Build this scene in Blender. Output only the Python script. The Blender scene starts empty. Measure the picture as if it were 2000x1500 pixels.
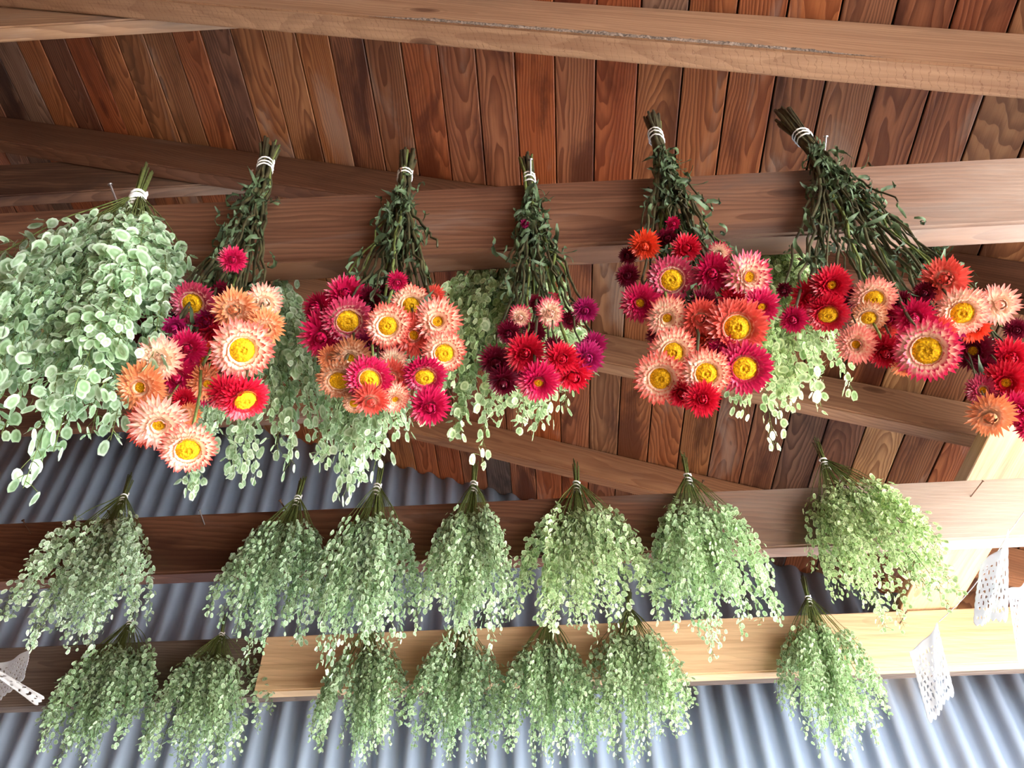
import bpy, bmesh, math, random
from mathutils import Vector, Matrix, Euler, noise as mnoise
R0 = random.Random(7)
sc = bpy.context.scene
col = sc.collection

# ------------------------------------------------------------------ camera
F = 1577.5; PITCH = 0.81739; YAW = -0.037766; ROLL = -0.020702; CZ = 1.6
cf = Vector((math.sin(YAW)*math.cos(PITCH), math.cos(YAW)*math.cos(PITCH), math.sin(PITCH)))
r0 = Vector((math.cos(YAW), -math.sin(YAW), 0)); u0 = r0.cross(cf)
CR = math.cos(ROLL)*r0 + math.sin(ROLL)*u0
CU = -math.sin(ROLL)*r0 + math.cos(ROLL)*u0
cam = bpy.data.cameras.new('camera'); co = bpy.data.objects.new('camera', cam); col.objects.link(co)
cam.sensor_width = 36; cam.lens = F*36/2000; cam.clip_start = .01
co.matrix_world = Matrix.Translation((0, 0, CZ)) @ Matrix((CR, CU, -cf)).transposed().to_4x4()
sc.camera = co
# ------------------------------------------------------------------ light
w = bpy.data.worlds.new('sky'); sc.world = w; w.use_nodes = True
bg = w.node_tree.nodes['Background']; bg.inputs[0].default_value = (.86, .93, 1, 1); bg.inputs[1].default_value = 5.5
sl = bpy.data.lights.new('sun', 'SUN'); sl.energy = 16.0; sl.angle = math.radians(3); sl.color = (1, .95, .88)
so = bpy.data.objects.new('sun', sl); col.objects.link(so)
so.rotation_euler = Vector((.62, -.10, .75)).to_track_quat('Z', 'Y').to_euler()
sc.view_settings.view_transform = 'Standard'; sc.view_settings.look = 'None'
sc.view_settings.gamma = 1; sc.view_settings.use_curve_mapping = False
sc.view_settings.exposure = 1.62

# ------------------------------------------------------------------ helpers
def ray(x, y): return cf*F + CR*(x-1000) - CU*(y-750)
def P(x, y, Y):                       # the point of the plane at depth Y seen at photo pixel x, y
    d = ray(x, y); v = d*(Y/d.y); v.z += CZ; return v
def px(r, p):                         # r photo pixels in metres at point p
    return r*(Vector(p)-Vector((0, 0, CZ))).dot(cf)/F
def sat(c, k=1.3, d=.92):
    m = sum(c)/3; return tuple(max(0, min(255, (m+(v-m)*k)*d)) for v in c)
def srgb(c):
    return tuple((v/12.92 if v <= .04045 else ((v+.055)/1.055)**2.4) for v in [k/255 for k in c])
def tag(o, label=None, cat=None, group=None, kind=None):
    if label: o['label'] = label
    if cat: o['category'] = cat
    if group: o['group'] = group
    if kind: o['kind'] = kind
    return o
def link(o, parent=None, mw=None):
    col.objects.link(o)
    if parent: o.parent = parent
    if mw is not None: o.matrix_local = mw
    return o
def ob(name, me, parent=None, mw=None): return link(bpy.data.objects.new(name, me), parent, mw)
def empty(name, mw): 
    o = bpy.data.objects.new(name, None); o.empty_display_size = .02; return link(o, None, mw)
def mesh(name, V, Fc, mats, smooth=True, fm=None, attr=None):
    m = bpy.data.meshes.new(name); m.from_pydata([tuple(v) for v in V], [], Fc)
    for k in (mats if isinstance(mats, (list, tuple)) else [mats]): m.materials.append(k)
    if smooth: m.polygons.foreach_set('use_smooth', [True]*len(m.polygons))
    if fm: m.polygons.foreach_set('material_index', fm)
    if attr:
        a = m.attributes.new('t', 'FLOAT', 'POINT'); a.data.foreach_set('value', attr)
    m.update(); return m
def bevel_box(name, L, W, H, mat, bv=.003, seg=2, rough=0, nx=1, seed=0):
    """long axis local X, centred; a little uneven along its length"""
    bm = bmesh.new(); bmesh.ops.create_cube(bm, size=1)
    bmesh.ops.scale(bm, vec=(L, W, H), verts=bm.verts)
    if nx > 1:
        for i in range(1, nx):
            g = bm.verts[:]+bm.edges[:]+bm.faces[:]
            bmesh.ops.bisect_plane(bm, geom=g, plane_co=(-L/2+L*i/nx, 0, 0), plane_no=(1, 0, 0))
    bmesh.ops.bevel(bm, geom=[e for e in bm.edges if abs((e.verts[0].co-e.verts[1].co).normalized().x) > .9 or nx == 1], offset=bv, segments=seg, affect='EDGES')
    if rough:
        for v in bm.verts:
            n = mnoise.noise_vector(Vector((v.co.x*2.2+seed, v.co.y*9, v.co.z*9)))
            v.co.y += n.y*rough; v.co.z += n.z*rough
    m = bpy.data.meshes.new(name); bm.to_mesh(m); bm.free(); m.materials.append(mat)
    for p in m.polygons: p.use_smooth = False
    return m
def tube(pts, rad, n=5, cap=True):
    V = []; Fc = []; pts = [Vector(p) for p in pts]; a = None
    for i, p in enumerate(pts):
        t = (pts[min(i+1, len(pts)-1)]-pts[max(i-1, 0)]).normalized()
        if a is None: a = t.orthogonal().normalized()
        a = (a-t*a.dot(t)).normalized(); b = t.cross(a)
        r = rad[i] if isinstance(rad, (list, tuple)) else rad
        for k in range(n):
            q = 2*math.pi*k/n; V.append(p+(a*math.cos(q)+b*math.sin(q))*r)
        if i:
            o = (i-1)*n
            for k in range(n): Fc.append((o+k, o+(k+1) % n, o+n+(k+1) % n, o+n+k))
    if cap:
        Fc.append(tuple(range(n-1, -1, -1))); o = (len(pts)-1)*n; Fc.append(tuple(range(o, o+n)))
    return V, Fc
class MB:
    def __init__(s): s.V = []; s.F = []; s.M = []; s.T = []
    def add(s, VF, m=0, t=0.):
        o = len(s.V); s.V += [Vector(v) for v in VF[0]]; s.F += [tuple(o+i for i in f) for f in VF[1]]
        s.M += [m]*len(VF[1]); s.T += (t if isinstance(t, list) else [t]*len(VF[0]))
    def mesh(s, name, mats, smooth=True): return mesh(name, s.V, s.F, mats, smooth, s.M, s.T)

# ------------------------------------------------------------------ materials
def newmat(name):
    m = bpy.data.materials.new(name); m.use_nodes = True; nt = m.node_tree; nt.nodes.clear()
    o = nt.nodes.new('ShaderNodeOutputMaterial'); b = nt.nodes.new('ShaderNodeBsdfPrincipled')
    nt.links.new(b.outputs[0], o.inputs[0])
    return m, nt, b, o
class N:
    def __init__(s, nt): s.nt = nt
    def __call__(s, typ, ins={}, **kw):
        n = s.nt.nodes.new(typ)
        for k, v in kw.items(): setattr(n, k, v)
        for k, v in ins.items():
            if hasattr(v, 'is_output') or isinstance(v, bpy.types.NodeSocket): s.nt.links.new(v, n.inputs[k])
            else: n.inputs[k].default_value = v
        return n
    def math(s, op, a, b=0., c=0.):
        return s('ShaderNodeMath', {0: a, 1: b, 2: c}, operation=op).outputs[0]
    def mix(s, f, a, b, bt='MIX'):
        n = s('ShaderNodeMix', data_type='RGBA', blend_type=bt)
        for k, v in ((0, f), (6, a), (7, b)):
            if isinstance(v, bpy.types.NodeSocket): s.nt.links.new(v, n.inputs[k])
            else: n.inputs[k].default_value = (*v, 1) if isinstance(v, tuple) and len(v) == 3 else v
        return n.outputs[2]
    def rng(s, v, a, b, c=0., d=1., sm=True):
        return s('ShaderNodeMapRange', {0: v, 1: a, 2: b, 3: c, 4: d}, interpolation_type='SMOOTHSTEP' if sm else 'LINEAR').outputs[0]
def wood(name, ringf=150., contrast=.75, stain=.5, saw=0., rough=.6, pale=0., worn=(.33, .28, .25), lit_weather=0.):
    """colour comes from the board's own object colour; rings, fibre, stains and knots are grain"""
    m, nt, b, o = newmat(name); n = N(nt)
    tc = n('ShaderNodeTexCoord').outputs['Object']; oi = n('ShaderNodeObjectInfo')
    rnd = oi.outputs['Random']
    off = n('ShaderNodeCombineXYZ', {0: n.math('MULTIPLY', rnd, 37.), 1: 0., 2: 0.}).outputs[0]
    v = n('ShaderNodeVectorMath', {0: tc, 1: off}, operation='ADD').outputs[0]
    st = n('ShaderNodeMapping', {0: v, 3: (2.6, 9., 9.)}).outputs[0]
    wob = n('ShaderNodeTexNoise', {0: st, 2: 1.0, 3: 3., 4: .5}).outputs[1]
    wob = n('ShaderNodeVectorMath', {0: wob, 1: (.5, .5, .5)}, operation='SUBTRACT').outputs[0]
    wob = n('ShaderNodeVectorMath', {0: wob, 3: .055}, operation='SCALE').outputs[0]
    q = n('ShaderNodeVectorMath', {0: tc, 1: wob}, operation='ADD').outputs[0]
    s = n('ShaderNodeSeparateXYZ', {0: q})
    ctr = n.math('MULTIPLY', n.math('SUBTRACT', n.math('FRACT', n.math('MULTIPLY', rnd, 7.13)), .5), .09)
    tilt = n.math('MULTIPLY_ADD', n.math('FRACT', n.math('MULTIPLY', rnd, 13.7)), .10, .02)
    yy = n.math('SUBTRACT', s.outputs[1], ctr)
    zz = n.math('ADD', n.math('MULTIPLY', s.outputs[0], tilt), n.math('ADD', s.outputs[2], n.math('MULTIPLY', n.math('SUBTRACT', n.math('FRACT', n.math('MULTIPLY', rnd, 5.3)), .4), .1)))
    rr = n.math('SQRT', n.math('ADD', n.math('MULTIPLY', yy, yy), n.math('MULTIPLY', zz, zz)))
    fr = n.math('FRACT', n.math('MULTIPLY', rr, ringf))
    ring = n.rng(fr, .1, .93, 0., 1.)                       # slow rise, sharp late-wood line
    ring = n.math('SUBTRACT', ring, n.rng(fr, .93, 1., 0., 1.))
    fib = n('ShaderNodeTexNoise', {0: n('ShaderNodeMapping', {0: v, 3: (5., 260., 260.)}).outputs[0], 2: 1., 3: 4., 4: .65}).outputs[0]
    fib2 = n('ShaderNodeTexNoise', {0: n('ShaderNodeMapping', {0: v, 3: (1.5, 45., 45.)}).outputs[0], 2: 1., 3: 3., 4: .6}).outputs[0]
    blot = n('ShaderNodeTexNoise', {0: n('ShaderNodeMapping', {0: v, 3: (2.2, 8., 8.)}).outputs[0], 2: 1., 3: 5., 4: .6, 8: .5}).outputs[0]
    base = oi.outputs['Color']
    dark = n.mix(1., base, (.36, .26, .22), 'MULTIPLY')
    light = n.mix(.08 + pale, base, (.9, .55, .3))
    c = n.mix(n.math('MULTIPLY', ring, contrast), light, dark)
    c = n.mix(n.rng(fib2, .35, .75, 0., .55), c, n.mix(1., base, (.55, .42, .36), 'MULTIPLY'))
    c = n.mix(n.rng(fib, .45, .8, 0., .35), c, dark)
    c = n.mix(n.math('MULTIPLY', n.rng(blot, .52, .66), stain), c, n.mix(1., base, (.30, .25, .27), 'MULTIPLY'))
    c = n.mix(n.math('MULTIPLY', n.rng(blot, .44, .30), stain*.3), c, worn)
    # knots
    vo = n('ShaderNodeTexVoronoi', {0: n('ShaderNodeMapping', {0: v, 3: (2.6, 7., 7.)}).outputs[0], 2: 1.})
    kn = n.rng(vo.outputs[0], .10, .05)
    kr = n.rng(n.math('FRACT', n.math('MULTIPLY', vo.outputs[0], 22.)), .3, .9)
    c = n.mix(n.math('MULTIPLY', n.rng(vo.outputs[0], .17, .08), n.math('MULTIPLY', kr, .45)), c, dark)
    c = n.mix(n.math('MULTIPLY', kn, .75), c, n.mix(1., base, (.22, .13, .10), 'MULTIPLY'))
    if lit_weather:                                               # paler towards the open side: side light painted in, with some bleaching
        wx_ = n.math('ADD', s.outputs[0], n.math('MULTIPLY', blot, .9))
        c = n.mix(n.math('MULTIPLY', n.rng(wx_, .75, 1.9), lit_weather), c, n.mix(n.math('MULTIPLY', fib2, .7), (.62, .52, .45), (.40, .31, .25)))
    h = n.math('ADD', n.math('MULTIPLY', fib, .6), n.math('MULTIPLY', ring, -.35))
    if saw:
        sv = n('ShaderNodeTexWave', {0: n('ShaderNodeMapping', {0: tc, 2: (0, .0, .42), 3: (1, .7, .0)}).outputs[0], 1: 26., 2: 5., 3: 3., 4: 4.}, wave_type='BANDS', bands_direction='X').outputs[1]
        dn = n('ShaderNodeSeparateXYZ', {0: n('ShaderNodeTexCoord').outputs['Normal']}).outputs[2]
        sawl = n.math('MULTIPLY', n.rng(sv, .05, .0), n.rng(dn, -.5, -.9))
        c = n.mix(n.math('MULTIPLY', sawl, saw), c, dark); h = n.math('SUBTRACT', h, n.math('MULTIPLY', sawl, .8*saw))
    nt.links.new(c, b.inputs['Base Color']); b.inputs['Roughness'].default_value = rough
    b.inputs['Specular IOR Level'].default_value = .35
    bp = n('ShaderNodeBump', {0: .35, 1: .002, 'Height': h}); nt.links.new(bp.outputs[0], b.inputs['Normal'])
    return m
def plain(name, c, rough=.6, metal=0., var=.0, vs=30., spec=.5, bump=0., trans=0., attr=None):
    m, nt, b, o = newmat(name); n = N(nt)
    base = (*c, 1)
    tc = n('ShaderNodeTexCoord').outputs['Object']
    ns = n('ShaderNodeTexNoise', {0: tc, 2: vs, 3: 4.}).outputs[0]
    cc = n.mix(n.rng(ns, .3, .7), tuple(k*(1-var) for k in c), tuple(min(1, k*(1+var)) for k in c))
    if attr: cc = n.mix(n('ShaderNodeAttribute', attribute_name='t').outputs['Fac'], cc, attr)
    nt.links.new(cc, b.inputs['Base Color'])
    b.inputs['Roughness'].default_value = rough; b.inputs['Metallic'].default_value = metal
    b.inputs['Specular IOR Level'].default_value = spec
    if bump: nt.links.new(n('ShaderNodeBump', {0: bump, 1: .002, 'Height': ns}).outputs[0], b.inputs['Normal'])
    if trans:
        tr = n('ShaderNodeBsdfTranslucent', {0: cc}); mx = n('ShaderNodeMixShader', {0: trans, 1: b.outputs[0], 2: tr.outputs[0]})
        nt.links.new(mx.outputs[0], o.inputs[0])
    return m
M_plank = wood('plank_wood', 160, .75, .95, rough=.5)
M_raft = wood('rafter_wood', 110, .35, .3, saw=.0, rough=.6)
M_saw = wood('rough_sawn_wood', 110, .3, .3, saw=.4, rough=.7)
M_tie = wood('tie_wood', 90, .5, .7, rough=.6, worn=(.34, .28, .25), lit_weather=.85)
M_pine = wood('new_pine', 70, .12, .03, rough=.55, pale=.02, worn=(.8, .62, .45))
M_grey = wood('grey_weathered', 130, .4, .3, rough=.75, worn=(.3, .3, .3))
M_dark = plain('dark_backing', (.02, .012, .008), .9)
M_metal = plain('galvanized', srgb((178, 194, 218)), .45, .3, .03, 8.)
M_ground = plain('gravel', (.58, .56, .52), .95, 0, .2, 3.)
M_floor = plain('earth_floor', (.16, .12, .09), .9, 0, .3, 6.)
M_nail = plain('nail_steel', (.38, .38, .4), .3, .9)
M_rust = plain('nail_rust', (.13, .06, .035), .7, .4, .5, 300)
M_band = plain('white_band', (.85, .85, .86), .5)
M_stem = plain('green_stem', srgb((104, 118, 62)), .6, 0, .35, 120)
M_dstem = plain('dark_stem', srgb((64, 62, 38)), .6, 0, .55, 60)
M_leaf = plain('dry_leaf', srgb((70, 88, 60)), .6, 0, .6, 60, trans=.15)
M_paper = plain('paper', (.93, .94, .97), .8, trans=.35)
def pod_material():
    m, nt, b, o = newmat('seed_pod'); n = N(nt)
    t = n('ShaderNodeAttribute', attribute_name='t').outputs['Fac']
    ns = n('ShaderNodeTexNoise', {0: n('ShaderNodeTexCoord').outputs['Object'], 2: 55., 3: 2.}).outputs[0]
    oi = n('ShaderNodeObjectInfo')
    rim = n.mix(n.rng(ns, .38, .62), srgb((184, 208, 174)), srgb((228, 240, 222)))
    dk = n.mix(1., rim, (.62, .72, .56), 'MULTIPLY')
    c = n.mix(n.rng(t, .05, .45), n.mix(.35, rim, dk), dk); c = n.mix(n.rng(t, .64, .80), c, rim)
    c = n.mix(1., c, oi.outputs['Color'], 'MULTIPLY')
    nt.links.new(c, b.inputs['Base Color']); b.inputs['Roughness'].default_value = .38; b.inputs['Specular IOR Level'].default_value = .5
    tr = n('ShaderNodeBsdfTranslucent', {0: c}); mx = n('ShaderNodeMixShader', {0: .38, 1: b.outputs[0], 2: tr.outputs[0]})
    nt.links.new(mx.outputs[0], o.inputs[0]); return m
M_pod = pod_material()
def petal_material():
    m, nt, b, o = newmat('petal'); n = N(nt)
    t = n('ShaderNodeAttribute', attribute_name='t').outputs['Fac']; oi = n('ShaderNodeObjectInfo')
    al = oi.outputs['Alpha']                                  # how far the pale base reaches along the petal
    f = n.rng(n.math('SUBTRACT', t, al), -.22, .2)
    pale = n.mix(.12, srgb((250, 228, 200)), oi.outputs['Color'])
    st = n('ShaderNodeTexNoise', {0: n('ShaderNodeTexCoord').outputs['Object'], 2: 6., 3: 2.}).outputs[0]
    cc = n.mix(n.rng(st, .3, .7, 0., .3), oi.outputs['Color'], n.mix(1., oi.outputs['Color'], (.55, .4, .45), 'MULTIPLY'))
    c = n.mix(f, pale, cc)
    nt.links.new(c, b.inputs['Base Color']); b.inputs['Roughness'].default_value = .33; b.inputs['Specular IOR Level'].default_value = .6
    tr = n('ShaderNodeBsdfTranslucent', {0: c}); mx = n('ShaderNodeMixShader', {0: .14, 1: b.outputs[0], 2: tr.outputs[0]})
    nt.links.new(mx.outputs[0], o.inputs[0]); return m
M_petal = petal_material()
M_disc = plain('flower_disc', srgb((236, 178, 12)), .8, 0, .3, 22., .2, attr=srgb((120, 78, 10)))

# ------------------------------------------------------------------ shell: roof, walls, ground
TH = math.atan(.3872); RC = 1.7853 + CZ
def rz(x): return RC - .3872*x
gm = mesh('ground', [(-12, -12, -.02), (14, -12, -.02), (14, 14, -.02), (-12, 14, -.02)], [(0, 1, 2, 3)], M_ground, False)
tag(ob('ground', gm), kind='structure')
tag(ob('floor', mesh('floor', [(-3.4, -1.8, 0), (2.1, -1.8, 0), (2.1, 2.3, 0), (-3.4, 2.3, 0)], [(0, 1, 2, 3)], M_floor, False)), kind='structure')
RX = -1.75                                                    # ridge
ex = Vector((math.cos(TH), 0, -math.sin(TH))); en = Vector((math.sin(TH), 0, math.cos(TH)))
ceil_ = ob('ceiling', mesh('roof_deck', [(RX, -1.6, rz(RX)+.05), (2.3, -1.6, rz(2.3)+.05), (2.3, 2.4, rz(2.3)+.05), (RX, 2.4, rz(RX)+.05),
        (RX-2.2, -1.6, rz(RX)+.05-.85), (RX-2.2, 2.4, rz(RX)+.05-.85)], [(0, 1, 2, 3), (4, 0, 3, 5)], M_dark, False))
tag(ceil_, kind='structure')
PC = [(96,72,66),(100,70,60),(186,146,112),(92,50,38),(150,104,70),(150,112,88),(150,104,72),(140,96,68),(196,158,122),(118,82,70),(164,112,76),(116,66,50),(168,112,72),
      (180,128,84),(128,84,60),(158,92,58),(150,98,74),(96,86,86),(168,96,56),(138,74,52),(150,82,50),(128,104,94),(152,94,60),(150,90,58),(164,104,66),(140,98,78),(128,78,56),
      (138,84,60),(150,112,86),(156,110,78),(120,76,56),(150,100,70),(130,84,60),(150,104,76)]
nP = 0
def plank(x0, x1, y0, y1, c, side=1):
    global nP
    L = y1-y0-.003; W = (x1-x0)/math.cos(TH)-.0035
    me = bevel_box('plank', L, W, .018, M_plank, .0016, 1)
    xm = (x0+x1)/2
    if side > 0: n_ = en; a = ex; z = rz(xm)
    else: n_ = Vector((-en.x, 0, en.z)); a = Vector((ex.x, 0, -ex.z)); z = rz(RX)-(RX-xm)*.3872
    ctr = Vector((xm, (y0+y1)/2, z)) + n_*(.009+R0.uniform(0, .0016))
    mw = Matrix((Vector((0, 1, 0)), -a, n_)).transposed().to_4x4(); mw.translation = ctr
    o = ob('plank', me, ceil_, mw); j = [R0.uniform(.88, 1.12) for _ in range(3)]; k = R0.uniform(.9, 1.1)
    o.color = (*[min(1, v*k*.84*(.96+.04*q)) for v, q in zip(srgb(sat(c)), j)], 1); nP += 1
i = 0; x = -.001-.0875*20
while x < 2.25:
    x1 = x+.0875+R0.uniform(-.002, .002)
    c = PC[i-2] if 0 <= i-2 < len(PC) else R0.choice(PC)
    cuts = [-1.6, 2.4]
    for yc in (.60, 1.05, 1.46, 1.95):
        if R0.random() < .34: cuts.insert(-1, yc-.02)
    for q in range(len(cuts)-1):
        plank(x, x1, cuts[q], cuts[q+1], c if q == len(cuts)-2 and len(cuts) == 2 or (q == 0) else R0.choice(PC))
    x = x1; i += 1
x = RX-.0875
for q in range(24):
    plank(x, x+.0875, -1.6, 2.4, R0.choice(PC), -1); x -= .0875

# corrugated back wall, vertical flutes, cut to the slope of the roof
V = []; Fc = []; n = 1180; x0 = -3.4; dx = .0059
for q in range(n):
    xx = x0+q*dx; ph = 2*math.pi*(xx-.522)/.0745; yy = 2.25+0.0125*math.sin(ph)+.0012*math.sin(3*ph)
    zt = min(rz(xx), rz(RX)-(RX-xx)*.3872)+.008
    V += [(xx, yy, 0), (xx, yy, zt)]
    if q: Fc.append((2*q-2, 2*q, 2*q+1, 2*q-1))
wb = ob('wall_back', mesh('corrugated_sheet', V, Fc, M_metal)); tag(wb, kind='structure')
md = wb.modifiers.new('thick', 'SOLIDIFY'); md.thickness = .0005; md.offset = 1
# left wall of boards (outside the frame)
def rzl(x): return rz(RX)-(RX-x)*.3872
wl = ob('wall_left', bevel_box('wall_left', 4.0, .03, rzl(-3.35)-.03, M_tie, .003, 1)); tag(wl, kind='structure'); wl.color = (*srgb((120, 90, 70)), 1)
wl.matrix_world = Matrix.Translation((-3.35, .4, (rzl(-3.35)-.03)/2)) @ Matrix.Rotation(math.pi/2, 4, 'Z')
gp = [(-3.33, 0), (1.6, 0), (1.6, rz(1.6)-.01), (RX, rz(RX)-.01), (-3.33, rzl(-3.33)-.01)]  # unseen gable wall behind the camera, added to keep light out from the front
wf = ob('wall_front_blocker', mesh('wall_front_blocker', [(a, -1.55-.03*k, b) for k in (0, 1) for a, b in gp],
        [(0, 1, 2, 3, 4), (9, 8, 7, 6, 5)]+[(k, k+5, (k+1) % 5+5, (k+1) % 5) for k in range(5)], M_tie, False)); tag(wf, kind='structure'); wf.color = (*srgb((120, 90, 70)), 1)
# ------------------------------------------------------------------ beams
def beam(name, x0, x1, y, zb, zt, t, c, mat, label, cat, slope=0., drop=0, nx=40, seed=1, rough=.002, bv=.004, bark=None):
    """board on edge, front face at depth y"""
    L = math.hypot(x1-x0, slope*(x1-x0))
    me = bevel_box(name, L, t, zt-zb, mat, bv, 2, rough, nx, seed)
    if bark is not None: me.materials.append(bark)
    o = ob(name, me)
    ang = math.atan(slope)
    o.matrix_world = Matrix.Translation(((x0+x1)/2, y+t/2, CZ+(zb+zt)/2)) @ Matrix.Rotation(ang, 4, 'Y')
    o.color = (*srgb(c), 1)
    tag(o, label, cat, {'rafter': 'roof rafters', 'crossbeam': 'long crossbeams', 'collar_tie': 'collar ties under the ridge'}.get(name)); return o
def rafter(y, h, t, c, mat, label, seed):
    x0, x1 = RX+.01, 2.25; xm = (x0+x1)/2; z = rz(xm)-CZ-h/2/math.cos(TH)
    return beam('rafter', x0, x1, y, z-h/2, z+h/2, t, c, mat, label, 'rafter', .3872, seed=seed)
rafter(.568, .165, .048, (160, 124, 98), M_saw, 'rough-sawn rafter across the top, its lower edge waney with bark', 3)
rafter(1.018, .135, .042, (92, 52, 38), M_raft, 'reddish brown rafter passing behind the top of the upper crossbeam', 11)
rafter(1.425, .115, .042, (142, 104, 80), M_raft, 'brown rafter sloping behind the strawflowers, third from the top', 17)
rafter(1.905, .105, .042, (144, 98, 70), M_raft, 'lowest rafter, sloping down just above the middle crossbeam', 23)
# waney bark edge of the nearest rafter is a lumpy strip
def bark_strip():
    V = []; Fc = []; n = 260; x0, x1 = -.30, .62
    for q in range(n):
        u = q/(n-1); xx = x0+(x1-x0)*u; zc = rz(xx)-.165/math.cos(TH)+.003
        e = min(1, u*6, (1-u)*5)
        hh = (.008+.012*abs(mnoise.noise(Vector((xx*9, 3, 0)))))*e+.001; dd = (.003+.004*abs(mnoise.noise(Vector((xx*40, 0, 1)))))*e
        for k in range(6):
            a = k/5
            V.append((xx, .568-dd*math.sin(a*math.pi)-.0006+.0015*mnoise.noise(Vector((xx*160, k*3., 5))), zc+hh*a+.0015*mnoise.noise(Vector((xx*120, k, 9)))))
        if q:
            for k in range(5): o_ = (q-1)*6+k; Fc.append((o_, o_+1, o_+7, o_+6))
    return mesh('bark', V, Fc, M_bark)
M_bark = plain('bark', srgb((120, 104, 94)), .9, 0, .6, 220, bump=.9)
raf1 = [o for o in col.objects if o.name == 'rafter'][0]
bk = ob('bark_edge', bark_strip()); bk.parent = raf1; bk.matrix_parent_inverse = raf1.matrix_world.inverted() 
# collar ties near the ridge, each nailed to the back of a rafter
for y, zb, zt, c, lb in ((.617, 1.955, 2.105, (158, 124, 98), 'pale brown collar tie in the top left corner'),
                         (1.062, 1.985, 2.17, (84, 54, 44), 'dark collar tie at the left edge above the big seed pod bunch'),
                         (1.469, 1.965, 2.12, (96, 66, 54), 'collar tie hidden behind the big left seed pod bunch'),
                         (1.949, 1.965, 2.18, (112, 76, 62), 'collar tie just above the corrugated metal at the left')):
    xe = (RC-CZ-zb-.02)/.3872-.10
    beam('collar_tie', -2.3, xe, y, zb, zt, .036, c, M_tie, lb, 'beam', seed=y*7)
YA, YB, YC = .63, 1.37, 1.965
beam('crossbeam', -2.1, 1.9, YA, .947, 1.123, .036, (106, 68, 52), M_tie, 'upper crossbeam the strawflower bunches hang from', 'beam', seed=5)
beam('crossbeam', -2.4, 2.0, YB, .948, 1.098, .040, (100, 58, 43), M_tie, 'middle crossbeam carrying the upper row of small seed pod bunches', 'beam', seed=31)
beam('crossbeam', -2.4, 2.0, YC+.046, .995, 1.168, .040, (112, 104, 100), M_grey, 'grey weathered crossbeam at the lower left, lowest in view', 'beam', seed=41)
p0 = P(508, 1300, YC)
beam('pine_board', p0.x, 2.0, YC, .985, 1.142, .040, (230, 196, 156), M_pine, 'new pale pine board nailed over the lowest crossbeam', 'beam', seed=51, rough=.0008)
# flat board running away on top of the crossbeams
me = bevel_box('plate_board', 2.6, .152, .036, M_pine, .002, 1)
o = ob('plate_board', me); o.color = (*srgb((226, 190, 150)), 1)
o.matrix_world = Matrix.Translation((1.027, .95, CZ+1.148+.018)) @ Matrix.Rotation(math.pi/2, 4, 'Z')
tag(o, 'pale board running back across the crossbeams at the right edge', 'board')

# ------------------------------------------------------------------ flowers: shared meshes
def petal(rb, zb, L, wd, e0, e1, tw, az, rng, ring_t):
    """petal starting rb from the axis, elevation from e0 to e1; returns verts, faces, t"""
    V = []; T = []; r = rb; z = zb; seg = 4
    prof = (.55, .95, 1., .72, .06)
    ca, sa = math.cos(az), math.sin(az)
    for k in range(seg+1):
        u = k/seg; w_ = wd*prof[k]/2
        e = e0+(e1-e0)*u
        nr, nz = -math.sin(e), math.cos(e)
        for s_ in (-1, 0, 1):
            cup = (.30*w_ if s_ == 0 else 0)
            rr = r-nr*cup; zz = z-nz*cup
            y = s_*w_; V.append((rr*ca-(y+tw*u)*sa, rr*sa+(y+tw*u)*ca, zz)); T.append(u)
        r += math.cos(e)*L/seg; z += math.sin(e)*L/seg
    Fc = []
    for k in range(seg):
        for s_ in range(2): o_ = k*3+s_; Fc.append((o_, o_+1, o_+4, o_+3))
    return (V, Fc), T
def head_mesh(kind, seed):
    g = random.Random(seed); mb = MB(); d = math.radians
    if kind == 'o':   rings = [(.40, 0, .60, 34, -12, -2), (.40, .02, .58, 32, 4, 10), (.39, .05, .50, 30, 20, 24), (.38, .07, .36, 28, 38, 38), (.37, .08, .20, 26, 60, 60)]
    elif kind == 'h': rings = [(.20, -.06, .80, 32, -14, 0), (.20, -.02, .76, 30, 2, 12), (.20, .02, .66, 28, 16, 24), (.20, .06, .52, 24, 32, 38), (.19, .08, .38, 20, 48, 62), (.17, .08, .26, 16, 66, 90)]
    elif kind == 'c': rings = [(.10, -.16, .88, 28, -18, 8), (.10, -.10, .84, 28, 2, 22), (.10, -.04, .74, 24, 18, 48), (.10, 0, .62, 20, 34, 82), (.12, .06, .50, 16, 56, 124), (.10, .08, .44, 12, 70, 150), (.06, .08, .40, 9, 84, 165)]
    else:             rings = [(.12, -.3, .95, 16, 6, 40), (.12, -.2, .95, 14, 28, 76), (.10, -.1, .9, 12, 44, 106), (.08, 0, .8, 10, 60, 128), (.04, .05, .7, 6, 74, 140)]
    for i_, (rb, zb, L, nn, e0, e1) in enumerate(rings):
        for k in range(nn):
            az = 2*math.pi*(k+(i_ % 2)*.5+g.uniform(-.22, .22))/nn
            LL = L*g.uniform(.86, 1.1)
            VF, T = petal(rb, zb, LL, (.17 if kind != 'b' else .3)*g.uniform(.85, 1.15), d(e0+g.uniform(-7, 7)), d(e1+g.uniform(-9, 9)), g.uniform(-.04, .04), az, g, 0)
            if kind in 'cb': T = [t_*(1-.42*i_/len(rings)) for t_ in T]
            mb.add(VF, 0, T)
    # green calyx behind
    mb.add(tube([(0, 0, -.34), (0, 0, -.2), (0, 0, -.06)], [.05, .16, .2], 8), 1, 0.)
    return mb.mesh('flower_head', [M_petal, M_stem])
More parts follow.
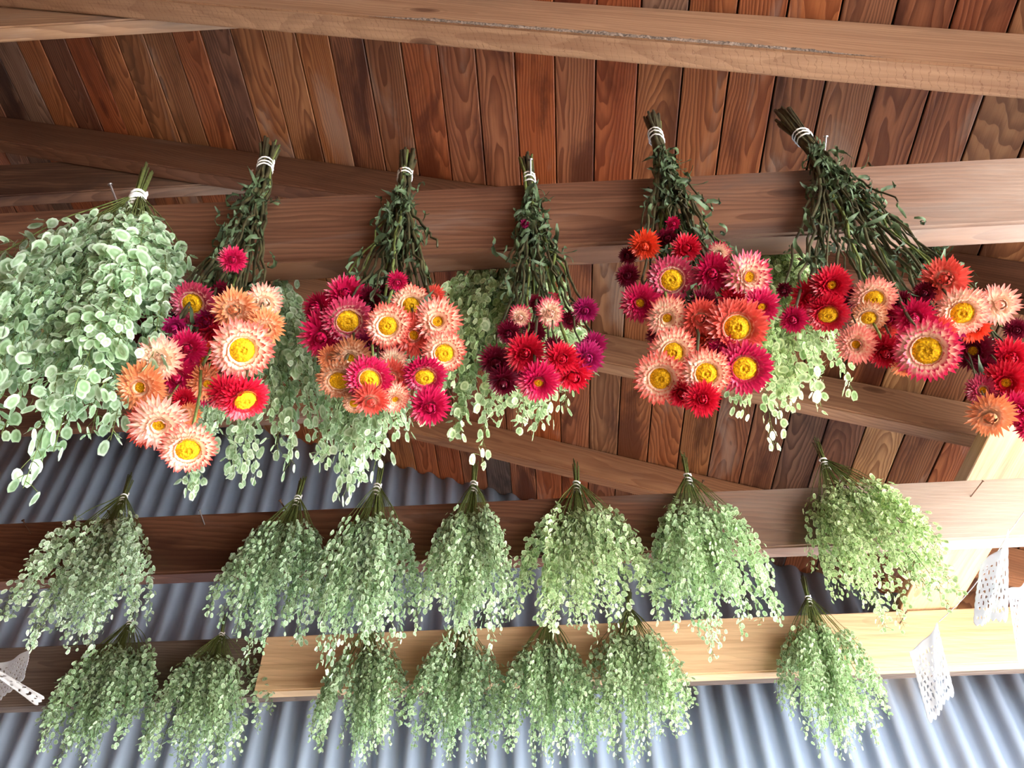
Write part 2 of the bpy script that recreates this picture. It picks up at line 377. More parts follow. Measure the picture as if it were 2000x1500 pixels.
def disc_mesh(rad, seed, dome=.16):
    g = random.Random(seed); V = [(0, 0, .08+dome)]; Fc = []; T = [.2]; nr, na = 14, 44
    for i_ in range(1, nr+1):
        u = i_/nr
        for k in range(na):
            a = 2*math.pi*(k+.5*(i_ % 2))/na; r = rad*u
            bump = g.choice((0, 0, .03))*(.3+.7*u if i_ < nr else 0); r += g.uniform(-.012, .012); a += g.uniform(-.05, .05)
            V.append((r*math.cos(a), r*math.sin(a), .08+dome*(1-u**2.4)+bump - (.05 if .12 < u < .3 else 0))); T.append(0 if bump else g.uniform(.25, .75))
    for k in range(na): Fc.append((0, 1+k, 1+(k+1) % na))
    for i_ in range(1, nr):
        for k in range(na):
            a = 1+(i_-1)*na; Fc.append((a+k, a+na+k, a+na+(k+1) % na, a+(k+1) % na))
    return mesh('flower_centre', V, Fc, M_disc, True, None, T)
HEAD = {k: [head_mesh(k, s+ord(k)) for s in range(3)] for k in 'ohcb'}
DISC = {'o': [disc_mesh(.44, 1), disc_mesh(.38, 2)], 'h': [disc_mesh(.20, 3, .1)]}
def leaf_mesh(seed):
    g = random.Random(seed); n_ = 9; V = []; Fc = []; p = Vector((0, 0, 0)); L = g.uniform(.028, .055)
    yaw = g.uniform(0, 6.28); pit = g.uniform(-1.2, -.3); tw = g.uniform(-1, 1); cy = g.uniform(-.9, .9); cp = g.uniform(-.75, .75)
    for k in range(n_):
        u = k/(n_-1); yaw += cy+g.uniform(-.2, .2); pit += cp+g.uniform(-.2, .2); tw += g.uniform(-.1, .8)
        d_ = Vector((math.cos(yaw)*math.cos(pit), math.sin(yaw)*math.cos(pit), math.sin(pit)-.5)).normalized()
        s_ = d_.orthogonal().normalized(); s_.rotate(Matrix.Rotation(tw, 3, d_))
        w_ = .0025*math.sin(math.pi*min(.97, .12+u*.86))**.7
        V += [p+s_*w_, p+d_.cross(s_)*w_*.35, p-s_*w_]
        if k:
            o_ = (k-1)*3; Fc += [(o_, o_+1, o_+4, o_+3), (o_+1, o_+2, o_+5, o_+4)]
        p = p+d_*(L/n_)
    return mesh('leaf', V, Fc, M_leaf)
LEAF = [leaf_mesh(s) for s in range(14)]

# band: a helical white tie round the stems, unit radius 1, unit height 1
def band_mesh(turns, seed, thick):
    g = random.Random(seed); pts = []
    for k in range(int(turns*14)+1):
        a = 2*math.pi*k/14; z = -k/(turns*14)
        pts.append((math.cos(a)*(1+g.uniform(-.04, .04)), math.sin(a)*(1+g.uniform(-.04, .04)), z+.045*math.sin(a*1.0+seed)))
    V, Fc = tube(pts, thick, 6)
    return V, Fc
BANDS = {}
def add_band(root, turns, rad, hgt, seed, th=.0014):
    V, Fc = band_mesh(turns, seed, .001)
    # scale the centre line, keep the tube round
    pts = []; 
    g = random.Random(seed)
    for k in range(int(turns*14)+1):
        a = 2*math.pi*k/14; z = -k/(turns*14)
        pts.append((math.cos(a)*rad*g.uniform(.97, 1.04), math.sin(a)*rad*g.uniform(.97, 1.04), hgt*(z+.05*math.sin(a+seed)+.03*math.sin(a*.37+seed))))
    V, Fc = tube(pts, th, 6)
    return ob('rubber_band', mesh('rubber_band', V, Fc, M_band), root)

# pods and sprigs
def pod_geo(s_, g):
    """flat winged seed pod in the XZ plane hanging along -Z from the origin, with a swollen middle and a notch"""
    V = []; T = []; Fc = []; n_ = 10
    a_, b_ = s_*.5*g.uniform(.82, 1.0), s_*.58*g.uniform(.95, 1.15); bend = g.uniform(-.3, .3)
    def pt(r, k):
        q = 2*math.pi*k/n_+math.pi/2; rr = r*(1-.22*(1 if k == n_//2 else 0)*(r > .9))
        x_ = a_*rr*math.cos(q); z_ = -b_+b_*rr*math.sin(q)
        return x_, z_
    for k in range(n_):
        x_, z_ = pt(1, k); V.append((x_, bend*abs(x_)*.6+s_*.02, z_)); T.append(1.)
    for k in range(n_):
        x_, z_ = pt(.52, k); V.append((x_, s_*.03, z_)); T.append(.62)
    V.append((0, -s_*.14, -b_)); T.append(0.)
    for k in range(n_):
        j = (k+1) % n_; Fc += [(k, j, n_+j, n_+k), (n_+k, n_+j, 2*n_)]
    return V, Fc, T
def sprig_pts(tilt, L, g, droop):
    """stem leaving the tie at an angle and hanging down"""
    pts = []; p = Vector((0, 0, 0)); n_ = 12; wob = g.uniform(-.1, .1)
    for k in range(n_+1):
        pts.append(p.copy()); u = k/n_
        e = tilt*(1-u**1.4*droop)+(.0 if u < .1 else g.uniform(-.09, .09))
        d_ = Vector((math.sin(e), wob*u, -math.cos(e))).normalized(); p = p+d_*(L/n_)
    return pts
def make_sprig(tilt, L, seed, npod, podsize, droop=1.0, u0=.27):
    g = random.Random(seed); pts = sprig_pts(tilt, L, g, droop)
    st = MB(); st.add(tube(pts, [.0011-.0007*k/12 for k in range(13)], 4, False)); pd = MB()
    for k in range(npod):
        u = u0+(1-u0)*(k/npod)**.9; f = u*12; i_ = min(11, int(f)); b_ = pts[i_].lerp(pts[i_+1], f-i_)
        az = k*2.4+g.uniform(-.5, .5); Lp = g.uniform(.007, .026)*(1.35-u*.75)*(L/.45)
        d_ = Vector((math.cos(az), math.sin(az), g.uniform(-1.2, -.1))).normalized(); e_ = b_+d_*Lp
        st.add(tube([b_, b_+d_*Lp*.5+Vector((0, 0, .001)), e_], .00035, 3, False))
        V, Fc, T = pod_geo(podsize*g.uniform(.75, 1.15)*(1.08-.35*max(0, u-.7)/.3), g)
        rm = Matrix.Rotation(g.uniform(0, 6.28), 3, 'Z') @ Matrix.Rotation(g.uniform(-.9, .9), 3, 'X') @ Matrix.Rotation(g.uniform(-.6, .6), 3, 'Y')
        pd.add(([rm @ Vector(v)+e_ for v in V], Fc), 0, T)
    return st.mesh('sprig', [M_stem]), pd.mesh('seed_pods', [M_pod])
SPR = {}
def sprig_set(kind):
    if kind in SPR: return SPR[kind]
    podsize, npod = {'small': (.0118, 54), 'big': (.0145, 52)}[kind]
    out = []
    for lvl, tilt in enumerate((.04, .13, .23, .33, .43, .54)):
        for s_ in range(3):
            out.append((lvl, make_sprig(tilt, .45-.012*lvl, 100*lvl+s_+(7 if kind == 'big' else 0), npod, podsize, 1.0, .24+.032*lvl)))
    SPR[kind] = out; return out
PODS = []
for s_ in range(8):
    g = random.Random(50+s_); V, Fc, T = pod_geo(.0150, g); mb = MB(); mb.add((V, Fc), 0, T)
    st_ = tube([(0, 0, .016), (.001, 0, .008), (0, 0, 0)], .0004, 3, False); mb.add(st_, 1, 0.)
    PODS.append(mb.mesh('seed_pod', [M_pod, M_stem]))
def stem_mesh(seed, L=.16, up=.072, rad=.006, spread=.02, r=.0011, mat=None):
    g = random.Random(seed); a = g.uniform(0, 6.28); q = rad*math.sqrt(g.random())*.8; tu = up*g.uniform(.7, 1.1); fl = 1+g.uniform(.2, .8)
    c_, s_ = math.cos(a), math.sin(a)
    pts = [(q*fl*c_, q*fl*s_, tu), (q*c_, q*s_, 0), (q*c_, q*s_, -.03), ((q+spread*.25)*c_, (q+spread*.25)*s_, -.03-(L-.03)*.4), ((q+spread)*c_, (q+spread)*s_, -L)]
    V, Fc = tube(pts, r, 5); return mesh('stem', V, Fc, mat or M_stem)
STEMS = [stem_mesh(s) for s in range(12)]
def bunch(kind, band_px, bot_px, halfw, Yf, label, group, n_sprig=44, dens=1., tint=(1, 1, 1), axis_out=.07, asym=0., loose=0, bandturns=4, up=1., seed=0, flat=.8, band=True):
    g = random.Random(seed+int(band_px[0])); d0 = .012
    p0 = P(*band_px, Yf-d0); p1 = P(*bot_px, Yf-axis_out); ax = p0-p1; L = ax.length
    pm = p0.lerp(p1, .55); wr = px(halfw, pm)
    z = ax.normalized(); x = Vector((1, 0, 0)); x = (x-z*x.dot(z)).normalized(); y = z.cross(x)
    mw = Matrix((x, y, z)).transposed().to_4x4(); mw.translation = p0
    root = empty('seed_pod_bunch', mw); tag(root, label, 'bunch', group)
    k = L/.41
    if band: add_band(root, bandturns, .0068*k, .042*k, seed, .0016*k)
    for q in range(11):
        o_ = ob('stem', STEMS[q % 12], root, Matrix.Rotation(g.uniform(0, 6.28), 4, 'Z') @ Matrix.Diagonal((k, k, k*up, 1)))
    S = sprig_set(kind)
    nat = {'small': .122, 'big': .118}[kind]; ws = wr/nat
    for q in range(n_sprig):
        lvl = min(5, int(math.sqrt(g.random())*6)); sm, pm_ = g.choice([s_[1] for s_ in S if s_[0] == lvl])
        az = g.uniform(0, 2*math.pi)
        if math.sin(az) > .3: az = -az if g.random() < .6 else az       # most of the mass stands off the beam
        wx = ws*g.uniform(.85, 1.12)*(1+asym*math.cos(az))*math.sqrt(math.cos(az)**2+(.36*math.sin(az))**2); ls = k*g.uniform(.74, 1.04)
        r_ = min(wx, ls*1.25)
        m_ = Matrix.Rotation(az, 4, 'Z') @ Matrix.Diagonal((wx, (wx+ls)/2, ls, 1))
        o_ = ob('sprig', sm, root, m_); c_ = ob('seed_pods', pm_, o_); c_['kind'] = 'stuff'
        t_ = g.uniform(.84, 1.24)*(1.04 if kind == 'small' else 1); c_.color = (tint[0]*t_, tint[1]*t_, tint[2]*t_, 1)
    for q in range(loose):                                   # the nearest pods, one by one
        u = g.random()**.7; zz = -(.12+.84*u)*L; rr = wr*min(1, .15+u*1.9)*g.uniform(.1, .95)*(1 if u < .6 else 1.6-u)
        a = g.uniform(math.pi*1.02, math.pi*1.98); sc_ = g.uniform(.7, 1.02)
        m_ = Matrix.Translation((rr*math.cos(a)*(1+asym*math.cos(a)), -abs(rr*math.sin(a)*.35)-.30*wr*math.sqrt(max(0, 1-min(1, abs(rr*math.cos(a))/wr)**2))*min(1, .2+u*2)*(1 if u < .6 else 1.6-u), zz)) @ Euler((g.uniform(-.7, .7), g.uniform(-.5, .5), g.uniform(-1.2, 1.2))).to_matrix().to_4x4() @ Matrix.Scale(sc_, 4)
        o_ = ob('seed_pod', g.choice(PODS), root, m_); t_ = g.uniform(.9, 1.12); o_.color = (tint[0]*t_, tint[1]*t_, tint[2]*t_, 1)
    return root

# ------------------------------------------------------------------ nails
def nail(head_px, foot_px, Yf, length, mat, label, r=.0016):
    """nail driven slantwise into a beam; foot on the beam face, head towards the room"""
    f_ = P(*foot_px, Yf); h_ = P(*head_px, Yf-length*.75)
    d_ = (h_-f_).normalized(); L = length
    mb = MB(); mb.add(tube([(0, 0, -.012), (0, 0, 0), (0, 0, L)], r, 8)); mb.add(tube([(0, 0, L-.0008), (0, 0, L+.0012)], r*2.3, 12))
    for k in range(3): mb.add(tube([(0, 0, L*.9-.003*k), (0, 0, L*.9-.003*k-.001)], r*1.12, 8))
    o_ = ob('nail', mb.mesh('nail', [mat], False)); o_.matrix_world = Matrix.Translation(f_) @ d_.to_track_quat('Z', 'Y').to_matrix().to_4x4()
    return tag(o_, label, 'nail', 'nails driven into the crossbeams')

# ------------------------------------------------------------------ strawflower bunches
COL = {'M': ((196, 24, 80), .08, 'magenta'), 'R': ((200, 22, 50), -.05, 'crimson'), 'K': ((220, 88, 76), .30, 'coral'), 'P': ((232, 146, 98), .42, 'peach'),
       'W': ((224, 92, 82), .72, 'pale centred coral'), 'X': ((204, 34, 84), .66, 'white and magenta'), 'D': ((112, 10, 40), -.4, 'dark wine'), 'V': ((164, 26, 92), .05, 'violet pink'),
       'O': ((216, 66, 38), .05, 'orange red'), 'T': ((196, 124, 84), .6, 'tan'), 'N': ((232, 138, 128), .66, 'pale pink'), 'Q': ((190, 56, 92), .30, 'dusty pink')}
def straw(top_px, band_px, Yf, flowers, label, n_extra=10, n_leaf=90, rs=.012, seed=0, turns=3.2, bandh=.035, spread=None, base=.055, leafr=(.16, .8), topup=.075, lean=0):
    g = random.Random(seed); d0 = rs+.004
    pb = P(*band_px, Yf-d0); pt = P(*top_px, Yf-d0); up = (pt-pb); up.y = 0
    root = empty('strawflower_bunch', Matrix.Translation(pb)); tag(root, label, 'bunch', 'strawflower bunches hung from the upper crossbeam')
    z = up.normalized(); x = Vector((1, 0, 0)); x = (x-z*x.dot(z)).normalized(); y = z.cross(x)
    b = add_band(root, turns, rs*.92, bandh, seed, .0013)
    b.matrix_local = Matrix((x, y, z)).transposed().to_4x4() @ Matrix.Translation((0, 0, bandh*.5))
    placed = []; ends = []
    for (fx, fy, fr, kind, cn, *tt) in flowers:
        tx, ty = (tt+[g.uniform(-.25, .25), g.uniform(-.05, .4)])[:2] if len(tt) >= 2 else (g.uniform(-.25, .25), g.uniform(-.05, .4))
        off = base+g.uniform(0, .02)+(fr*.0003)
        if cn == 'D' or fr < 19: off -= .018
        for (qx, qy, qr, qo) in placed:
            dd = math.hypot(fx-qx, fy-qy)/(fr+qr)
            if dd < .85: off = min(off, qo-.017*(1-dd)*fr/34-.006)
        off = max(off, .012); placed.append((fx, fy, fr, off))
        pos = P(fx, fy, Yf-off); r = px(fr, pos)*1.24
        nd = (-ray(fx, fy).normalized()+CR*tx-CU*ty).normalized()
        rot = nd.to_track_quat('Z', 'Y').to_matrix().to_4x4() @ Matrix.Rotation(g.uniform(0, 6.28), 4, 'Z')
        ln = (fr*1.0)
        m_ = Matrix.Translation(pos-pb-nd*r*.15) @ rot @ Matrix.Diagonal((r*g.uniform(.95, 1.05), r*g.uniform(.93, 1.05), r*g.uniform(.9, 1.05), 1))
        h = ob('flower_head', g.choice(HEAD[kind]), root, m_)
        c, al, nm = COL[cn]; j = g.uniform(.88, 1.12)
        h.color = (*[min(1, v*j) for v in srgb(c)], al+g.uniform(-.05, .05)+(.16 if kind == 'o' and cn in 'MRVQD' else 0)+(-.3 if kind == 'b' else 0))
        h['label'] = nm+{'o': ' flower head with open yellow centre', 'h': ' flower head with small pale centre', 'c': ' double flower head', 'b': ' half-open flower bud'}[kind]
        if kind in DISC:
            ds = ob('flower_centre', g.choice(DISC[kind]), h)
        ends.append(pos-pb-nd*r*.45)
    lo = sum((e.z for e in ends))/len(ends); cx = sum(e.x for e in ends)/len(ends)
    wdt = max(abs(e.x-cx) for e in ends)
    for q in range(n_extra):
        ends.append(Vector((cx*.7+g.uniform(-wdt, wdt)*.8, -g.uniform(.0, .05), lo*g.uniform(.55, .95))))
    paths = []
    for q, e in enumerate(ends):
        a = g.uniform(0, 6.28); rr = rs*math.sqrt(g.random())*.76
        o_ = x*rr*math.cos(a)+y*rr*math.sin(a)
        p0 = o_*1.35+z*topup*g.uniform(.75, 1.05)+Vector((g.uniform(-.004, .004), g.uniform(-.004, .004), 0)); p1 = o_+z*bandh*.5; p2 = o_-z*bandh*.8
        c1 = p2+(-z*.25*abs(e.z))+Vector((0, -.004, 0)); c2 = e+Vector((-e.x*.22, .012, .22*abs(e.z)))
        pts = [p0, p1]
        for k in range(15):
            t = k/14; b0 = p2*(1-t)**3+c1*3*t*(1-t)**2+c2*3*t*t*(1-t)+e*t**3
            if 0 < k < 14: b0 = b0+Vector((g.gauss(0, .0022), g.gauss(0, .0022), 0))
            pts.append(b0)
        rad = g.uniform(.0016, .0029)
        V, Fc = tube(pts, [rad*(1.1-.55*max(0, k-2)/14) for k in range(17)], 6)
        ob('stem', mesh('stem', V, Fc, M_stem if g.random() < .16 else M_dstem), root); paths.append(pts)
    for q in range(n_leaf):
        pts = g.choice(paths); u = g.uniform(*leafr); k = int(2+u*13.9); p = Vector(pts[min(k, 16)])+Vector((g.gauss(0, .006), g.gauss(-.006, .006), g.gauss(0, .006)))
        sc_ = g.uniform(.75, 1.35)
        ob('leaf', g.choice(LEAF), root, Matrix.Translation(p) @ Matrix.Rotation(g.uniform(0, 6.28), 4, 'Z') @ Matrix.Diagonal((sc_, sc_, sc_, 1)))
    return root

S1 = [(474,685,52,'o','W',.15,.25),(375,593,38,'o','Q',-.35,0),(367,880,48,'o','W',.0,.6),(310,832,46,'h','N',0,.5),(458,605,38,'c','P',0,.1),(520,640,35,'c','P',.1,.3),(517,590,32,'c','N'),
      (312,702,40,'c','N',-.1,0),(480,784,42,'o','R',.5,1.0),(448,772,36,'c','R',.5,.5),(290,648,34,'c','D'),(340,640,21,'b','V'),(404,629,22,'b','V'),(421,655,34,'c','R',-.1,.7),(365,680,36,'c','M'),
      (345,738,38,'c','M'),(273,757,44,'h','P',-.35,.1),(405,750,32,'h','P',.3,.3),(398,702,28,'h','O'),(358,780,22,'c','R'),(278,838,36,'h','K',-.5,.4),(328,786,28,'c','P'),(366,808,22,'c','P'),
      (455,507,25,'c','M',0,0),(433,567,16,'b','D'),(420,770,26,"c","D"),(330,610,24,"c","D"),(440,640,30,"c","R"),(300,745,28,"c","P"),(395,760,30,"c","M"),(350,825,28,"c","K"),(455,735,26,"c","D")]
S2 = [(680,628,42,'o','Q'),(855,628,40,'h','W',.1,0),(757,637,38,'o','W',-.1,.1),(808,655,38,'h','K'),(627,658,42,'c','M',-.2,.3),(803,598,36,'o','W',0,.1),(722,742,40,'o','M',.1,.3),(763,738,36,'c','K'),
      (868,690,36,'o','W',.1,.4),(830,738,39,'o','M',.1,.8),(662,745,36,'o','T',-.1,.6),(840,797,37,'c','M',0,.3),(617,603,33,'c','M',-.9,0),(674,573,36,'c','M',0,-.2),(685,700,34,'h','T'),(776,552,20,'c','M'),
      (767,708,28,'c','N'),(725,785,32,'c','K',0,.6),(772,780,28,'h','W',.2,.5),(692,788,20,'o','T',0,.5),(712,677,23,'b','V'),(720,585,26,'c','D'),(748,572,15,'b','D'),(845,580,22,'c','K'),(760,685,22,'c','D'),(645,700,22,'c','P')]
S3 = [(1026,690,37,'c','R',0,.1),(1098,700,33,'c','R',.2,0),(1148,700,30,'c','V',.1,.2),(968,708,29,'c','D'),(1052,748,37,'h','M',0,.5),(1120,735,38,'c','R',.2,.6),(983,748,31,'c','D',-.1,.7),(1075,612,27,'c','X',.1,.1),
      (1016,620,23,'c','X'),(1143,607,23,'c','V'),(1160,675,23,'c','V'),(993,652,24,'c','D'),(1042,650,21,'c','D'),(1113,628,18,'c','D'),(1078,585,13,'b','X'),(1045,590,15,'c','D'),(1012,725,20,'c','D'),(1085,680,22,'c','D'),(1025,437,8,'b','V')]
S4 = [(1440,640,53,'o','K',.1,.1),(1315,690,43,'o','W',.1,.2),(1290,740,45,'o','W',.05,.2),(1380,730,42,'o','W',.1,.2),(1455,720,45,'o','M',.1,.2),(1312,547,41,'o','Q',0,0),(1392,535,35,'c','M'),(1464,541,42,'h','X',.35,0),
      (1250,592,34,'h','M',-.1,.1),(1303,622,37,'h','W',0,.3),(1368,622,34,'c','K'),(1488,600,33,'h','M',.3,.2),(1372,780,33,'c','R',0,.1),(1259,481,28,'c','O'),(1342,485,27,'c','R'),(1403,497,21,'c','X'),(1375,590,26,'c','D'),
      (1430,590,28,'c','R'),(1332,770,28,'c','R'),(1410,685,32,'c','M'),(1372,665,32,'c','O'),(1355,700,26,'c','K'),(1226,538,22,'c','D'),(1225,500,17,'c','D'),(1303,465,18,'b','D'),(1315,437,13,'b','M'),(1290,655,24,'c','D')]
S5 = [(1810,685,51,'o','X',0,.15),(1707,585,38,'o','N',.15,.6),(1880,612,45,'o','N',.15,.4),(1625,557,35,'h','R'),(1845,545,43,'c','K',0,-.1),(1953,595,37,'c','N',.3,0),(1785,622,36,'c','M',-.2,.1),(1672,673,34,'h','N',-.1,.1),
      (1617,616,36,'o','R',0,.7),(1582,583,34,'c','R'),(1728,690,33,'c','R',0,.4),(1549,625,24,'c','M'),(1697,622,29,'o','T',.1,.6),(1830,650,32,'c','K'),(1863,645,30,'c','V',.5,.5),(1903,640,29,'c','O',.2,.3),
      (1735,622,27,'c','M'),(1728,645,24,'c','K'),(1842,702,24,'h','W'),(1765,715,22,'c','P'),(1805,572,20,'c','D'),(1650,580,25,'c','D'),(1531,567,14,'b','D'),(1760,590,20,'c','D')]
S6 = [(1935,815,41,'c','P',-.1,.4),(1965,748,38,'h','R'),(1975,700,37,'c','R'),(1900,685,36,'h','D'),(1920,762,28,'h','Q'),(1985,800,32,'c','M'),(1948,800,36,'c','M'),(1985,645,20,'c','D'),(2015,700,34,'c','R'),(2020,830,30,'c','M'),(1925,720,24,'c','D'),(2030,770,34,'c','K')]
straw((526,285), (518,325), YA, S1, 'strawflower bunch furthest left, peach and crimson heads beside the big seed pod bunch', seed=1, n_extra=8, n_leaf=190, rs=.0135, base=.085)
straw((795,305), (791,343), YA, S2, 'strawflower bunch of magenta and coral heads, second from the left', seed=2, n_extra=10, n_leaf=190, rs=.012, turns=2.6, bandh=.026)
straw((1030,308), (1034,352), YA, S3, 'smallest strawflower bunch, all crimson and wine heads, hung by a bright steel nail', seed=3, n_extra=12, n_leaf=190, rs=.0095, bandh=.04)
straw((1273,232), (1281,268), YA, S4, 'strawflower bunch with many yellow-centred coral heads over the middle right', seed=4, n_extra=14, n_leaf=230, rs=.0125, bandh=.038)
straw((1540,235), (1568,268), YA, S5, 'wide strawflower bunch fanning right with long bare dark stems', seed=5, n_extra=22, n_leaf=260, rs=.014, turns=2.8, bandh=.026, base=.05, topup=.09)
straw((1690,330), (1720,372), YA+.16, S6, 'strawflower bunch at the right edge hanging behind the upper crossbeam', seed=6, n_extra=14, n_leaf=230, rs=.013, base=.07, leafr=(.2, .85))

# ------------------------------------------------------------------ seed pod bunches
G1 = 'large seed pod bunches along the upper crossbeam'
bunch('big', (272,378), (95,860), 195, YA, 'largest seed pod bunch, spilling down at the upper left corner', G1, 90, loose=300, axis_out=.09, tint=(.97, 1.03, 1.0), seed=1, up=1.0, bandturns=5, asym=-.15)
BH = YA+.036+.03
for (bx, by, tx_, ty_, hw, lb, ti, lo, sd) in (
    (500,470,470,915,130,'seed pod bunch behind the leftmost strawflowers, tips over the corrugated metal',(1,1,.95),110,2),
    (720,470,690,925,95,'seed pod bunch behind the second strawflower bunch, ending in a long pale tip',(1,1,.93),90,3),
    (1000,455,975,840,135,'seed pod bunch showing between the coral and the wine red strawflowers',(1.0,1,.82),140,4),
    (1480,430,1545,810,120,'yellowish seed pod bunch between the two right-hand strawflower bunches',(1.06,1.04,.80),140,5)):
    bunch('big', (bx, by), (tx_, ty_), hw, BH+.03, lb, G1, 60, loose=lo, axis_out=.03, tint=ti, seed=sd, flat=1.2, asym=.0)
G2 = 'seed pod bunches on the middle crossbeam'
rowB = [((244,965),(150,1245),112,'seed pod bunch furthest left on the middle crossbeam',(1,1,1)),
        ((583,968),(505,1245),92,'seed pod bunch on the middle crossbeam with a rusty nail left of its tie',(.92,.98,.92)),
        ((738,945),(682,1280),95,'longest seed pod bunch on the middle crossbeam, a few tips dried to beige',(.97,1,.94)),
        ((926,940),(912,1250),92,'slim upright seed pod bunch on the middle crossbeam above the centre of the pine board',(1.05,1.05,.98)),
        ((1126,940),(1150,1240),112,'broad seed pod bunch with a brownish top on the middle crossbeam',(1.08,1.06,.88)),
        ((1342,925),(1402,1240),102,'seed pod bunch second from the right on the middle crossbeam',(1.02,1.05,.9)),
        ((1606,895),(1725,1180),112,'rightmost seed pod bunch on the middle crossbeam, long strands trailing right',(1.06,1.04,.78))]
for q, (b_, t_, hw, lb, ti) in enumerate(rowB):
    bunch('small', b_, t_, hw, YB, lb, G2, 66, axis_out=.10, tint=ti, seed=20+q, asym=(.28 if q == 6 else -.15 if q == 0 else 0))
G3 = 'seed pod bunches on the lowest crossbeam'
rowC = [((255,1212),(165,1490),105,'seed pod bunch furthest left on the grey crossbeam, beside the white paper',(.88,.95,.85),2),
        ((434,1235),(385,1490),105,'seed pod bunch on the grey crossbeam just left of the pine board end',(.92,.97,.88),2),
        ((722,1215),(700,1475),92,'seed pod bunch nearest the left end of the pine board',(.95,1,.9),1),
        ((905,1210),(890,1470),92,'seed pod bunch second from the left end of the pine board',(.92,.98,.88),1),
        ((1074,1200),(1068,1475),84,'narrow seed pod bunch in the middle of the pine board',(.95,1,.88),1),
        ((1229,1185),(1238,1455),98,'seed pod bunch on the pine board between the narrow one and the bare stretch',(.98,1,.86),1),
        ((1577,1163),(1640,1455),90,'lone seed pod bunch at the right part of the pine board',(.96,1,.85),1)]
for q, (b_, t_, hw, lb, ti, gg) in enumerate(rowC):
    bunch('small', b_, t_, hw, YC+(.046 if gg == 2 else 0), lb, G3, 66, axis_out=.10, tint=ti, seed=40+q)
# a few long stray strands of the rightmost bunch on the middle beam

# ------------------------------------------------------------------ nails
for a in [((1613,268),(1607,332),YA,.05,M_nail,'bright steel nail right of the widest strawflower bunch',.0016),
          ((1036,310),(1037,376),YA,.05,M_nail,'bright steel nail in front of the smallest strawflower bunch',.0016),
          ((782,328),(788,380),YA,.04,M_rust,'rusty nail through the second strawflower bunch',.0014),
          ((493,340),(504,376),YA,.034,M_rust,'rusty nail left of the tie of the leftmost strawflower bunch',.0014),
          ((1303,290),(1298,335),YA,.034,M_rust,'rusty nail right of the tie of the bunch with many yellow centres',.0014),
          ((215,360),(230,398),YA,.032,M_nail,'grey nail sticking up behind the largest seed pod bunch',.0016),
          ((38,1005),(60,1042),YB,.034,M_rust,'rusty nail in the middle crossbeam near the left edge of the photo',.0014),
          ((212,998),(222,1022),YB,.03,M_rust,'rusty nail beside the leftmost tie on the middle crossbeam',.0014),
          ((387,988),(400,1026),YB,.034,M_nail,'bent dark nail in the middle crossbeam with no bunch on it',.0013),
          ((547,978),(563,1003),YB,.034,M_rust,'rusty nail left of the second tie on the middle crossbeam',.0016),
          ((1372,942),(1363,962),YB,.03,M_rust,'small nail right of the second tie from the right on the middle crossbeam',.0013),
          ((1646,925),(1632,958),YB,.034,M_nail,'steel nail beside the rightmost tie on the middle crossbeam',.0016),
          ((1921,938),(1896,970),YB,.04,M_rust,'long rusty nail alone near the right end of the middle crossbeam',.0011),
          ((1395,1200),(1389,1231),YC,.036,M_rust,'rusty nail in the pine board below the second bunch from the right',.0014),
          ((1770,1195),(1758,1218),YC,.036,M_rust,'rusty nail in the pine board right of the lone bunch',.0014),
          ((408,1262),(415,1275),YC+.046,.03,M_rust,'rusty nail beside the right-hand tie on the grey crossbeam',.0014)]:
    nail(*a)

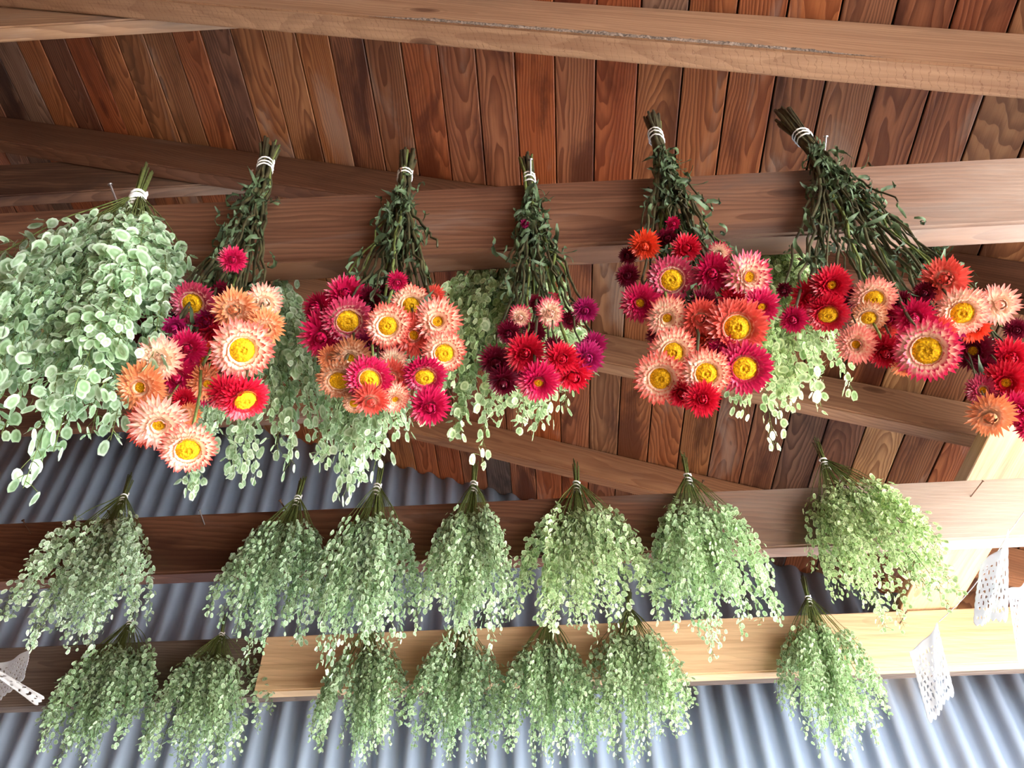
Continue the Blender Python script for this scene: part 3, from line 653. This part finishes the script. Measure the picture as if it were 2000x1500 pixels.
# ------------------------------------------------------------------ cut paper flags and their string
def flag(c4, Ys, label, seed, curl=.02, scal=7, nu=40, nv=52):
    """c4: top-left, top-right, bottom-right, bottom-left; a sheet with punched holes and a scalloped hem"""
    g = random.Random(seed); A, B, C_, D = [P(*c, y) for c, y in zip(c4, Ys)]; n_ = (B-A).cross(D-A).normalized()
    V = []; Fc = []
    for j in range(nv+1):
        for i_ in range(nu+1):
            u = i_/nu; v = j/nv
            vv = v*(1-.045*(1-abs(math.sin(u*math.pi*scal)))) if v > .5 else v
            uu = .5+(u-.5)*(1-.03*(1-abs(math.sin(v*math.pi*scal*1.3))))
            p = A*(1-uu)*(1-vv)+B*uu*(1-vv)+C_*uu*vv+D*(1-uu)*vv
            p += n_*(curl*math.sin(u*3.3+v*1.5)+curl*.35*math.sin(u*9+v*4+seed)); V.append(p)
    def hole(u, v):
        if u < .08 or u > .92 or v < .07 or v > .93: return False
        uu = abs(u-.5)
        if v > .86: return (u*14) % 1 < .45 and v < .90
        a = (uu*9+v*5) % 1; b = (uu*9-v*7) % 1
        if .12 < v < .80 and a < .30 and b < .42: return True
        if (uu-.18)**2*6+(v-.72)**2*8 < .006: return True
        return False
    for j in range(nv):
        for i_ in range(nu):
            if hole((i_+.5)/nu, (j+.5)/nv): continue
            o_ = j*(nu+1)+i_; Fc.append((o_, o_+1, o_+nu+2, o_+nu+1))
    c0 = sum(V, Vector())/len(V)
    o_ = ob('paper_flag', mesh('paper_flag', [v-c0 for v in V], Fc, M_paper)); o_.location = c0
    md = o_.modifiers.new('thick', 'SOLIDIFY'); md.thickness = .0004
    return tag(o_, label, 'paper flag', 'white paper flags')
flag([(1774,1272),(1832,1216),(1868,1362),(1812,1412)], [1.66,1.62,1.62,1.66], 'white cut paper flag hanging in front of the pine board and metal', 1, .012)
flag([(1912,1100),(1974,1036),(1974,1222),(1894,1214)], [1.24,1.20,1.20,1.26], 'white cut paper flag at the right edge below the middle crossbeam', 2, .012)
flag([(1968,1150),(2010,1130),(2020,1330),(1985,1290)], [1.24,1.22,1.22,1.25], 'white paper flag cut off by the right edge', 3, .008)
flag([(-30,1300),(58,1270),(60,1330),(-20,1375)], [1.70,1.66,1.66,1.70], 'white cut paper flag at the lower left edge over the grey beam', 4, .012)
flag([(-20,1312),(0,1310),(92,1362),(70,1380)], [1.60,1.60,1.64,1.64], 'folded white paper strip below the left paper flag', 5, .003, 3, 10, 60)
def cord(pts, r, label):
    V, Fc = tube(pts, r, 6); o_ = ob('string', mesh('string', V, Fc, M_band)); tag(o_, label, 'string')
a_, b_, c_ = P(1834,1214,1.62), P(1974,1036,1.20), P(2100,860,.95)
cord([a_.lerp(b_, t/8)+Vector((0, 0, -.012*math.sin(math.pi*t/8))) for t in range(9)]+[b_.lerp(c_, t/5) for t in range(1, 6)], .0009, 'thin white string carrying the paper flags at the right')
